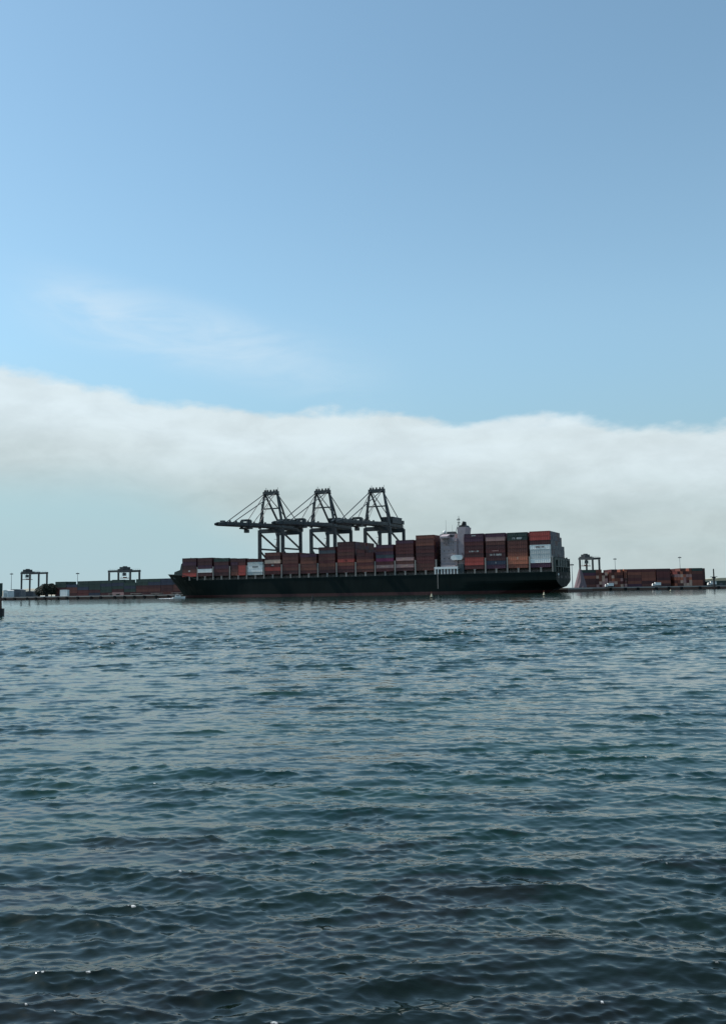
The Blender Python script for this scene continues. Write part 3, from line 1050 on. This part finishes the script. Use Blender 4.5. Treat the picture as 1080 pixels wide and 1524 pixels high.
# ------------------------------------------------------------------ ship-to-shore cranes (local x along the quay, local y over the water)
def sts_crane(loc):
    root = thing('gantry_crane', 'x', 'gantry crane', loc, YAW, 'ship-to-shore cranes behind the ship')
    G = 53.0                                                # underside of girder
    leg_w, leg_l = (2.3, 2.6), (2.2, 2.4)
    for x in (-11, 11):
        for y, w in ((0, leg_w), (-30, leg_l)):
            b = MB()
            b.beam((x, y, 2.2), (x, y, G - 1), w[0], w[1], w[0] * 0.95, w[1] * 0.95)
            leg = b.build('leg', M['crane'], root)
            b = MB()
            for k in (-1, 1):
                b.box(x + k * 3.2 - 2.4, x + k * 3.2 + 2.4, y - 0.7, y + 0.7, 0.9, 2.2)
                for j in (-1.5, 0, 1.5):
                    b.tube((x + k * 3.2 + j, y - 0.3, 0.45), (x + k * 3.2 + j, y + 0.3, 0.45), 0.45)
            b.build('bogie', M['black'], leg)
    for y in (0, -30):
        b = MB(); b.beam((-11, y, 15), (11, y, 15), 2.0, 2.4); b.build('sill_beam', M['crane'], root)
        b = MB(); b.beam((-11, y, G - 2), (11, y, G - 2), 2.2, 3.4); b.build('portal_beam', M['crane'], root)
    for x in (-11, 11):
        b = MB(); b.beam((x, 0, 15), (x, -30, 15), 1.6, 2.2); b.build('side_beam', M['crane'], root)
        b = MB(); b.beam((x, 0, 36.3), (x, -30, 36.3), 1.0, 1.4); b.build('tie_beam', M['crane'], root)
        b = MB(); b.beam((x, -1, G - 4), (x, -29, 37), 1.1, 1.2); b.build('brace', M['crane'], root)
        b = MB(); b.beam((x, -1, 34.5), (x, -29, 17), 1.0, 1.1); b.build('brace', M['crane'], root)
    # boom over the water, girder behind the hinge
    tip = 78.0
    b = MB()
    for x in (-3.4, 3.4):
        b.beam((x, 0.6, G + 2.0), (x, tip - 6, G - 0.6), 1.3, 3.4, 1.2, 3.0)
        b.beam((x, tip - 6, G - 0.6), (x * 0.55, tip, G - 1.2), 1.2, 3.0, 0.8, 1.4)
    for i in range(13):
        y = 4 + i * 5.2
        zy = G + 2.3 - 2.6 * y / 72
        b.beam((-3.4, y, zy), (3.4, y, zy), 0.8, 1.4)
        b.beam((-3.4, y, zy + 0.6), (3.4, y + 5.2, zy + 0.4), 0.35, 0.4)
    boom = b.build('boom', M['crane'], root)
    b = MB()
    zb = lambda y: G - 2.6 * y / 72
    for x in (-4.9, 4.9):
        b.beam((x, 2, zb(2) + 1.1), (x, tip - 6, zb(tip - 6) + 1.1), 1.0, 0.25)
        for z in (1.9, 2.4):
            b.beam((x * 1.09, 2, zb(2) + z), (x * 1.09, tip - 6, zb(tip - 6) + z), 0.1, 0.1)
        for i in range(30):
            y = 2.5 + i * 2.35
            b.box(x * 1.09 - 0.05, x * 1.09 + 0.05, y, y + 0.12, zb(y) + 1.2, zb(y) + 2.45)
    for i in range(7):
        y = 14 + i * 8.5
        b.box(-3.9, -2.9, y, y + 1.4, zb(y) + 3.5, zb(y) + 4.6)
    b.box(-1.5, 1.5, tip - 9, tip - 6.2, G - 2.6 + 1.0, G - 2.6 + 4.6)
    b.build('walkway', M['crane_pale'], boom)
    b = MB()
    for x in (-3.4, 3.4):
        b.beam((x, 0.6, G + 2.0), (x, -46, G + 2.0), 1.4, 3.8)
    for i in range(9):
        y = -2 - i * 5.4
        b.beam((-3.4, y, G + 2.6), (3.4, y, G + 2.6), 0.8, 1.6)
    for x in (-4.9, 4.9):
        b.box(x - 0.5, x + 0.5, -46, 0, G + 1.0, G + 1.25)
        b.box(x * 1.09 - 0.05, x * 1.09 + 0.05, -46, 0, G + 2.4, G + 2.48)
    b.build('girder', M['crane'], root)
    b = MB()
    b.box(-5.4, 5.4, -40, -20, G + 4.0, G + 8.6)
    b.prism([(-5.8, G + 8.6), (5.8, G + 8.6), (5.2, G + 9.3), (-5.2, G + 9.3)], 1, -40.3, -19.7)
    hs = b.build('machinery_house', M['crane'], root)
    b = MB()
    for y in (-37, -33, -29, -25):
        b.box(-5.5, -5.38, y, y + 1.8, G + 5.4, G + 7.0)
        b.box(5.38, 5.5, y, y + 1.8, G + 5.4, G + 7.0)
    b.build('louvre_panel', M['crane_pale'], hs)
    b = MB()
    b.box(-5.8, 5.8, -44.5, -40.8, G + 4.0, G + 7.2)
    b.build('electrical_room', M['crane_pale'], root)
    # apex frame
    top = 82.5
    for x in (-11, 11):
        xt = 6.0 if x > 0 else -6.0
        b = MB(); b.beam((x, 0, G), (xt, 0, top), 1.7, 1.7, 1.3, 1.3)
        up = b.build('apex_leg', M['crane'], root)
        b = MB(); b.beam((xt, -0.5, top - 0.5), (xt * 0.62, -21, G + 3.5), 1.2, 1.2); b.build('back_leg', M['crane'], root)
    b = MB()
    b.beam((-7.2, 0, top), (7.2, 0, top), 2.2, 2.6)
    for x in (-5.4, -3, 0.2, 3.1, 5.6):
        b.tube((x - 0.4, 0, top + 1.9), (x + 0.4, 0, top + 1.9), 1.1)
        b.box(x - 0.6, x + 0.6, -0.5, 0.5, top + 1, top + 1.7)
    b.box(-7.6, 7.6, -1.8, 1.8, top - 1.6, top - 1.35)
    b.tube((-6.6, 0, top + 1), (-6.6, 0, top + 4.4), 0.16)
    b.tube((4.5, 0, top + 1), (4.5, 0, top + 4.6), 0.2)
    b.build('apex_beam', M['crane'], root)
    b = MB()
    b.beam((-8.5, 0, G + 16.5), (8.5, 0, G + 16.5), 0.9, 1.0)
    b.build('apex_tie', M['crane'], root)
    for yb, w in ((61, 0.55), (33, 0.42)):
        for x in (-3.4, 3.4):
            b = MB(); b.beam((x * 1.5, 0.5, top), (x, yb, G + 3.4 - 2.6 * yb / 72), w, w); b.build('forestay', M['crane'], root)
    b = MB(); b.beam((0, 0.5, top - 6), (0, 18, G + 3.4), 0.3, 0.3); b.build('hoist_rope', M['crane'], root)
    for x in (-3.4, 3.4):
        b = MB(); b.beam((x * 1.5, -0.5, top), (x, -44.5, G + 3.8), 0.5, 0.5); b.build('backstay', M['crane'], root)
    # stair tower up one back leg
    b = MB()
    for i in range(7):
        z = 4 + i * 7
        b.beam((12.8, -30 + (2 if i % 2 else -2), z), (12.8, -30 + (-2 if i % 2 else 2), z + 7), 0.8, 0.3)
        b.box(12.2, 13.4, -33, -27, z + 6.8, z + 7)
    b.build('stair', M['crane_pale'], root)
    b = MB()
    b.box(8.7, 10.0, -2.6, -1.2, G + 4, G + 21)
    for i in range(5):
        b.box(8.4, 10.4, -3.0, -0.8, G + 6 + i * 3.6, G + 6.25 + i * 3.6)
    b.build('ladder', M['crane_pale'], root)
    # trolley with operator cab
    ty = 38.0
    b = MB()
    b.box(-4.2, 4.2, ty - 3.4, ty + 3.4, G - 2.6, G - 1.6)
    b.box(-3.2, 3.2, ty - 2.4, ty + 2.4, G + 3.7, G + 4.9)
    for x in (-4.0, 4.0):
        b.box(x - 0.25, x + 0.25, ty - 2.0, ty + 2.0, G - 1.8, G + 4.2)
    b.box(-4.2, 4.2, ty - 2.0, ty + 2.0, G + 3.5, G + 3.9)
    tr = b.build('trolley', M['crane'], root)
    b = MB(); b.box(1.2, 4.2, ty - 6.6, ty - 3.4, G - 5.2, G - 2.6); b.build('operator_cab', M['crane_pale'], tr)
    return root


r0 = at(244, 52, QZ)
first = sts_crane(r0)
first['label'] = 'leftmost dark ship-to-shore crane, its boom tip alone against the sky'
c2 = copy_tree(first); c2.scale = (0.975,) * 3; c2.location = at(195.7, 52, QZ)
c2['label'] = 'middle dark ship-to-shore crane, between the two other tall cranes behind the ship'
c3 = copy_tree(first); c3.scale = (0.95,) * 3; c3.location = at(147.9, 52, QZ)
c3['label'] = "rightmost dark ship-to-shore crane, nearest the ship's white bridge"


# ------------------------------------------------------------------ yard cranes
def yard_crane(label, loc, rz, span=23.5, base=13.0, H=26.5, trolley=0.0):
    root = thing('yard_crane', label, 'yard crane', loc, rz, 'rubber-tyred yard cranes')
    for x in (-span / 2, span / 2):
        for y in (-base / 2, base / 2):
            b = MB(); b.beam((x, y, 2.2), (x, y, H - 2), 1.25, 1.25, 1.25, 1.6)
            lg = b.build('leg', M['crane'], root)
            b = MB()
            for dy in (-1.1, 1.1):
                b.tube((x - 0.6, y + dy, 0.8), (x + 0.6, y + dy, 0.8), 0.8, n=10)
            b.build('wheel', M['rubber'], lg)
        b = MB(); b.beam((x, -base / 2 - 2, 1.9), (x, base / 2 + 2, 1.9), 1.2, 1.2); b.build('sill_beam', M['crane'], root)
        b = MB(); b.beam((x, -base / 2, H - 0.8), (x, base / 2, H - 0.8), 0.9, 1.2); b.build('end_beam', M['crane'], root)
    for y in (-base / 2, base / 2):
        b = MB(); b.beam((-span / 2 - 1.2, y, H - 0.9), (span / 2 + 1.2, y, H - 0.9), 1.3, 2.0); b.build('girder', M['crane'], root)
        b = MB()
        b.box(-span / 2, span / 2, y - 0.05, y + 0.05, H + 1.2, H + 1.28)
        for i in range(12):
            xx = -span / 2 + i * span / 11
            b.box(xx - 0.05, xx + 0.05, y - 0.05, y + 0.05, H, H + 1.2)
        b.build('railing', M['crane'], root)
    b = MB()
    t = trolley
    b.box(t - 3.4, t + 3.4, -base / 2 - 0.4, base / 2 + 0.4, H + 0.2, H + 1.1)
    b.box(t - 2.6, t + 2.2, -base / 2 + 1.5, base / 2 - 1.5, H + 1.1, H + 3.2)
    b.box(t - 1.2, t + 1.0, -2.0, 2.0, H + 3.2, H + 4.0)
    tr = b.build('trolley', M['crane'], root)
    b = MB(); b.box(t + 2.0, t + 4.4, -base / 2 + 0.6, -base / 2 + 3.2, H - 5.6, H - 2.6); b.box(t + 2.9, t + 3.3, -base / 2 + 1.6, -base / 2 + 2.0, H - 2.6, H + 0.2)
    b.build('operator_cab', M['crane_pale'], tr)
    b = MB()
    for dx_ in (-1.6, 1.6):
        for dy_ in (-4, 4):
            b.tube((t + dx_, dy_ * 0.8, H + 0.2), (t + dx_ * 0.7, dy_, H - 7.4), 0.10, n=5)
    b.build('hoist_rope', M['crane'], tr)
    b = MB(); b.box(t - 1.2, t + 1.2, -6.1, 6.1, H - 8.0, H - 7.4); b.box(t - 0.8, t + 0.8, -1.8, 1.8, H - 7.4, H - 6.6)
    b.build('spreader', M['rust'], tr)
    b = MB(); b.box(-span / 2 - 1.0, -span / 2 + 1.0, -3.0, 3.0, 2.6, 5.2); b.build('generator', M['crane_pale'], root)
    return root


p = view(51, 955, QZ)
yard_crane('dark yard crane standing clear at the far left, above the trees', p, R(-24), span=24.5, base=12, trolley=-9.5)
p = view(185, 862, QZ)
yard_crane('dark yard crane straddling the container stacks left of the ship', p, R(-27), span=27, base=13, trolley=1.0, H=24.5)
p = view(878, 836, QZ)
yard_crane("dark yard crane just right of the ship's stern, trolley at its left end", p, R(-50), span=14.5, base=10.5, H=28.5, trolley=-4.2)

# ------------------------------------------------------------------ smaller things on the land
def pile(loc, w, hgt):
    b = MB()
    n = 18
    vs = []
    for j, (f, zz) in enumerate(((1.0, 0), (0.72, 0.36), (0.46, 0.72), (0.20, 1.0))):
        for i in range(n):
            a = 2 * math.pi * i / n
            rr = w / 2 * f * random.uniform(0.93, 1.06)
            vs.append((rr * math.cos(a), rr * math.sin(a), hgt * zz * random.uniform(0.97, 1.02)))
    vs.append((0, 0, hgt * 1.02))
    fs = [(j * n + i, j * n + (i + 1) % n, (j + 1) * n + (i + 1) % n, (j + 1) * n + i) for j in range(3) for i in range(n)]
    fs += [(3 * n + i, 3 * n + (i + 1) % n, 4 * n) for i in range(n)]
    b.add(vs, fs)
    o = b.build('stockpile', M['aggregate'], None, loc)
    tag(o, "steep pale pinkish stockpile beside the yard crane right of the ship's stern", 'stockpile')
pile(view(863.5, 788, QZ), 11.5, 16.5)


def mast(px, Y, hgt, label):
    root = thing('light_mast', label, 'light mast', view(px, Y, QZ), 0, 'tall lighting masts over the yards')
    b = MB(); b.tube((0, 0, 0), (0, 0, hgt), 0.42, 0.2); b.build('pole', M['steel'], root)
    b = MB(); b.tube((0, 0, hgt - 0.4), (0, 0, hgt), 1.3, 1.3, 10); b.tube((0, 0, hgt), (0, 0, hgt + 1.1), 0.15, 0.08); hd = b.build('head_frame', M['steel'], root)
    fl = MB().box(-0.45, 0.45, -0.35, 0.25, -0.5, 0.35).mesh('floodlight', M['slate'])
    for i in range(6):
        a = i * math.pi / 3
        link('floodlight', fl, hd, (1.45 * math.cos(a), 1.45 * math.sin(a), hgt - 0.5), a - math.pi / 2)
mast(17, 950, 25.5, 'thin lighting mast left of the far left yard crane')
mast(115.5, 900, 23.5, 'thin lighting mast behind the left container stacks')
mast(916, 950, 31, 'thin lighting mast behind the middle of the right container yard')
mast(1012.5, 950, 31.5, 'thin lighting mast behind the right end of the right container yard')
mast(851.5, 760, 20.5, "thin lighting mast close to the ship's stern")


def tree(px, Y, hgt, w, seed, label):
    r = random.Random(seed)
    root = thing('tree', label, 'tree', view(px, Y, QZ), 0, 'dark trees by the left quay')
    b = MB()
    b.tube((0, 0, 0), (0.2, 0, hgt * 0.45), 0.45, 0.28)
    for i in range(6):
        a = r.uniform(0, 6.28)
        b.tube((0.2, 0, hgt * 0.35), (w * 0.3 * math.cos(a), w * 0.3 * math.sin(a), hgt * r.uniform(0.55, 0.85)), 0.2, 0.06, 5)
    b.build('trunk', M['bark'], root)
    b = MB()
    for i in range(2600):
        a, t = r.uniform(0, 6.28), r.random()
        z = hgt * (0.16 + 0.84 * t)
        env = w / 2 * (math.sin(math.pi * (0.14 + 0.84 * t)) ** 0.6) * (0.8 + 0.25 * math.sin(a * 3 + seed) + 0.12 * math.sin(a * 7 + z))
        rr = env * math.sqrt(r.random())
        c = Vector((rr * math.cos(a), rr * math.sin(a), z))
        u = Vector((r.gauss(0, 1), r.gauss(0, 1), r.gauss(0, 1))).normalized() * r.uniform(0.25, 0.6)
        v = u.orthogonal().normalized() * r.uniform(0.2, 0.5)
        b.add([c - u, c + v, c + u, c - v], [(0, 1, 2, 3)])
    b.build('crown', M['leaf'], root)
tree(59.5, 835, 9.4, 12, 1, 'leftmost of the dark trees between the far left crane and the stacks')
tree(68, 828, 12.0, 15, 2, 'tallest dark tree, in the middle of the clump by the left quay')
tree(77, 832, 12.2, 15, 3, 'broad dark tree between the tallest tree and the white box container')
tree(84.5, 838, 10.8, 11, 4, 'smallest dark tree, right against the left container stacks')


def shed(label, px0, px1, Y, hgt, mat, name='warehouse', arch=0.12):
    x0, x1 = view(px0, Y).x, view(px1, Y).x
    w = x1 - x0
    root = thing(name, label, 'building', ((x0 + x1) / 2, Y, QZ), 0)
    b = MB(); b.box(-w / 2, w / 2, 0, 14, 0, hgt * (1 - arch)); wl = b.build('wall', M[mat], root)
    b = MB(); b.prism([(-w / 2 - 0.3, hgt * (1 - arch)), (w / 2 + 0.3, hgt * (1 - arch)), (w * 0.2, hgt), (-w * 0.2, hgt)], 1, -0.3, 14.3); b.build('roof', M[mat], root)
    nd = max(1, int(w / 5))
    for i in range(nd):
        x = -w / 2 + (i + 0.5) * w / nd
        b = MB(); b.box(x - 1.3, x + 1.3, -0.12, -0.02, 0.1, hgt * 0.55); b.build('door', M['grey' if mat == 'white' else 'slate'], root)
    return root
shed('small white building at the far left edge of the quay', 5.2, 12.2, 800, 6.5, 'white', 'harbour_office', 0.08)
shed('low dark warehouse behind the white building at the far left', 13.5, 31, 900, 8.0, 'shed')
shed('small dark shed under the far left yard crane', 38, 50, 930, 6.0, 'slate', 'shed')
shed('low dark shed on the right shore behind the tall beacon', 1051, 1110, 800, 4.4, 'green', 'shed', 0.2)
shed('long pale yellow block added for the halo behind the low dark shed, far right', 1049, 1125, 850, 7.4, 'straw', 'warehouse', 0.15)  # block added for the pale halo above the low dark shed


def truck(px, Y, label, long=7.5):
    root = thing('box_truck', label, 'truck', view(px, Y, QZ), R(180), 'white trucks on the quay')
    b = MB(); b.box(-long / 2, long / 2 - 2.4, -1.2, 1.2, 1.1, 3.7); b.build('cargo_box', M['white'], root)
    b = MB(); b.prism([(long / 2 - 2.2, 0.7), (long / 2, 0.7), (long / 2, 1.7), (long / 2 - 0.6, 2.8), (long / 2 - 2.2, 2.8)], 1, -1.15, 1.15); cb = b.build('cab', M['white'], root)
    b = MB(); b.prism([(long / 2 - 1.8, 1.8), (long / 2 - 0.2, 1.8), (long / 2 - 0.65, 2.6), (long / 2 - 1.8, 2.6)], 1, -1.17, 1.17); b.build('window', M['glass'], cb)
    b = MB(); b.box(-long / 2, long / 2 - 0.3, -0.5, 0.5, 0.6, 1.0); b.build('chassis', M['black'], root)
    wm = MB().tube((0, -0.2, 0), (0, 0.2, 0), 0.5, n=10).mesh('wheel', M['rubber'])
    for x in (-long / 2 + 1.5, long / 2 - 1.1):
        for y in (-1.0, 1.0):
            link('wheel', wm, root, (x, y, 0.5))
truck(906, 785, 'white truck below the beige container ends right of the stern')
truck(976, 785, 'white truck on the quay below the long dark stacks of the right yard')
truck(1058.5, 782, 'white truck at the far right, between the yard and the tall beacon')
# quay trailers by the left stacks
def trailer(s, label):
    root = thing('flatbed_trailer', label, 'trailer', at(s, 54, QZ), YAW, 'flatbed trailers on the left quay')
    b = MB(); b.box(-6, 6, -1.2, 1.2, 1.25, 1.55); b.box(-6, 6, -0.5, 0.5, 0.9, 1.25); b.build('bed', M['concrete'], root)
    wm = MB().tube((0, -0.25, 0), (0, 0.25, 0), 0.52, n=10).mesh('wheel', M['rubber'])
    for x in (-4.8, -3.5, 3.6):
        for y in (-0.95, 0.95):
            link('wheel', wm, root, (x, y, 0.52))
    b = MB(); b.box(4.0, 4.3, -0.9, -0.6, 0.0, 0.95); b.box(4.0, 4.3, 0.6, 0.9, 0.0, 0.95); b.build('landing_leg', M['black'], root)
for i, s in enumerate((340, 362, 385, 410)):
    trailer(s, f"pale flatbed trailer, {('nearest the bow', 'second from the bow', 'third from the bow', 'farthest from the bow')[i]}, before the left stacks")

# beacon on the right shore
bp = view(1062, 778, QZ - 1.5)
root = thing('beacon', 'dark slender beacon with a crosspiece on the right shore', 'beacon', bp)
b = MB(); b.tube((0, 0, 0), (0, 0, 9.4), 0.85, 0.75, 10); b.build('pile', M['black'], root)
b = MB(); b.box(-3.0, 3.0, -0.6, 0.6, 9.0, 9.5); b.box(-1.2, 1.2, -1.2, 1.2, 7.9, 9.0); b.build('crosspiece', M['black'], root)
b = MB(); b.tube((0, 0, 9.4), (0, 0, 15.8), 0.62, 0.55, 8); b.ball((0, 0, 15.9), 0.6, 0.6, 0.6); b.build('mast', M['black'], root)

# ------------------------------------------------------------------ on the water
# motor boat passing under the bow
p = view(266, 640, 0)
root = thing('motor_boat', "white motor boat with a foaming wake passing under the ship's bow", 'motor boat', p, R(4))
b = MB()
prof = [(-4.5, 1.35), (-3.0, 1.45), (0, 1.45), (2.6, 1.15), (4.2, 0.5), (4.9, 0.04)]
vs = []
for x, w in prof:
    k = max(0, (x + 1) / 6)
    vs += [(x - 0.3 * k, w * 0.6, -0.3), (x, w, 1.1 + 0.5 * k), (x, -w, 1.1 + 0.5 * k), (x - 0.3 * k, -w * 0.6, -0.3)]
fs = [(4 * i + j, 4 * i + 4 + j, 4 * i + 4 + (j + 1) % 4, 4 * i + (j + 1) % 4) for i in range(len(prof) - 1) for j in range(4)] + [(0, 1, 2, 3), (23, 22, 21, 20)]
b.add(vs, fs); b.build('hull', M['white'], root)
b = MB(); b.prism([(-2.6, 1.1), (1.8, 1.1), (0.9, 2.5), (-2.2, 2.7)], 1, -1.05, 1.05); cb = b.build('cabin', M['white'], root)
b = MB(); b.prism([(-1.9, 1.7), (1.0, 1.7), (0.7, 2.3), (-1.8, 2.3)], 1, -1.08, 1.08); b.build('window', M['glass'], cb)
b = MB(); b.tube((-0.8, 0, 2.6), (-1.1, 0, 4.2), 0.06, 0.04, 6); b.build('aerial', M['white'], root)
b = MB()
r = random.Random(5)
for i in range(160):
    x = -4 - abs(r.gauss(0, 3.6))
    y = r.gauss(0, 0.7 + 0.06 * -x)
    b.ball((x, y, 0.05), r.uniform(.25, .8), r.uniform(.2, .5), r.uniform(.08, .34), 6, 3)
o = b.build('wake', M['foam'], None, p)
o.rotation_euler.z = R(4)
tag(o, 'white foam trailing behind the small motor boat', 'wake', kind='stuff')


def buoy(px, Y, label, col, k=1.0):
    root = thing('buoy', label, 'buoy', view(px, Y, 0), R(20), 'buoys moored in front of the ship')
    k *= 0.85
    b = MB(); b.tube((0, 0, -0.5 * k), (0, 0, 0.45 * k), 0.7 * k, 0.75 * k, 12); b.build('float', M['black'], root)
    b = MB()
    for i in range(4):
        a = i * math.pi / 2
        b.beam((0.6 * k * math.cos(a), 0.6 * k * math.sin(a), 0.45 * k), (0.16 * k * math.cos(a), 0.16 * k * math.sin(a), 2.0 * k), 0.1 * k)
    b.tube((0, 0, 0.6 * k), (0, 0, 1.9 * k), 0.55 * k, 0.2 * k, 8)
    tw = b.build('tower', M[col], root)
    b = MB(); b.tube((0, 0, 1.9 * k), (0, 0, 3.0 * k), 0.08 * k, 0.05 * k, 6); b.ball((0, 0, 2.2 * k), 0.2 * k, 0.2 * k, 0.25 * k); b.build('lantern', M['rust' if col == 'straw' else col], root)
buoy(465, 300, 'small dark buoy floating below the left half of the hull', 'black', 1.0)
buoy(641.5, 336, "small white-topped buoy below the ship's bridge", 'straw')
buoy(808.5, 340, "small white-topped buoy below the ship's stern", 'straw', 0.9)
buoy(996.5, 480, 'small white-topped buoy before the right container yard', 'straw', 0.8)

# channel marker cut by the left edge of the picture
p = view(-1.5, 137, 0)
root = thing('channel_marker', 'timber channel marker with a dark daymark at the left edge of the picture', 'channel marker', p, R(8))
for x, y in ((-0.28, 0), (0.28, 0), (0, 0.45)):
    b = MB(); b.tube((x * 1.5, y, -1.5), (x, y, 3.2), 0.2, 0.17, 8); b.build('pile', M['wood'], root)
b = MB(); b.box(-0.62, 0.62, -0.30, -0.22, 3.1, 5.2); b.box(-0.58, 0.58, -0.22, -0.12, 3.4, 3.55); b.box(-0.58, 0.58, -0.22, -0.12, 4.6, 4.75); b.build('daymark', M['green'], root)
b = MB(); b.box(-0.75, 0.75, -0.35, 0.6, -0.1, 1.25); b.build('dark_reflection', M['black'], root)  # black block at the waterline stands for the marker's dark reflection
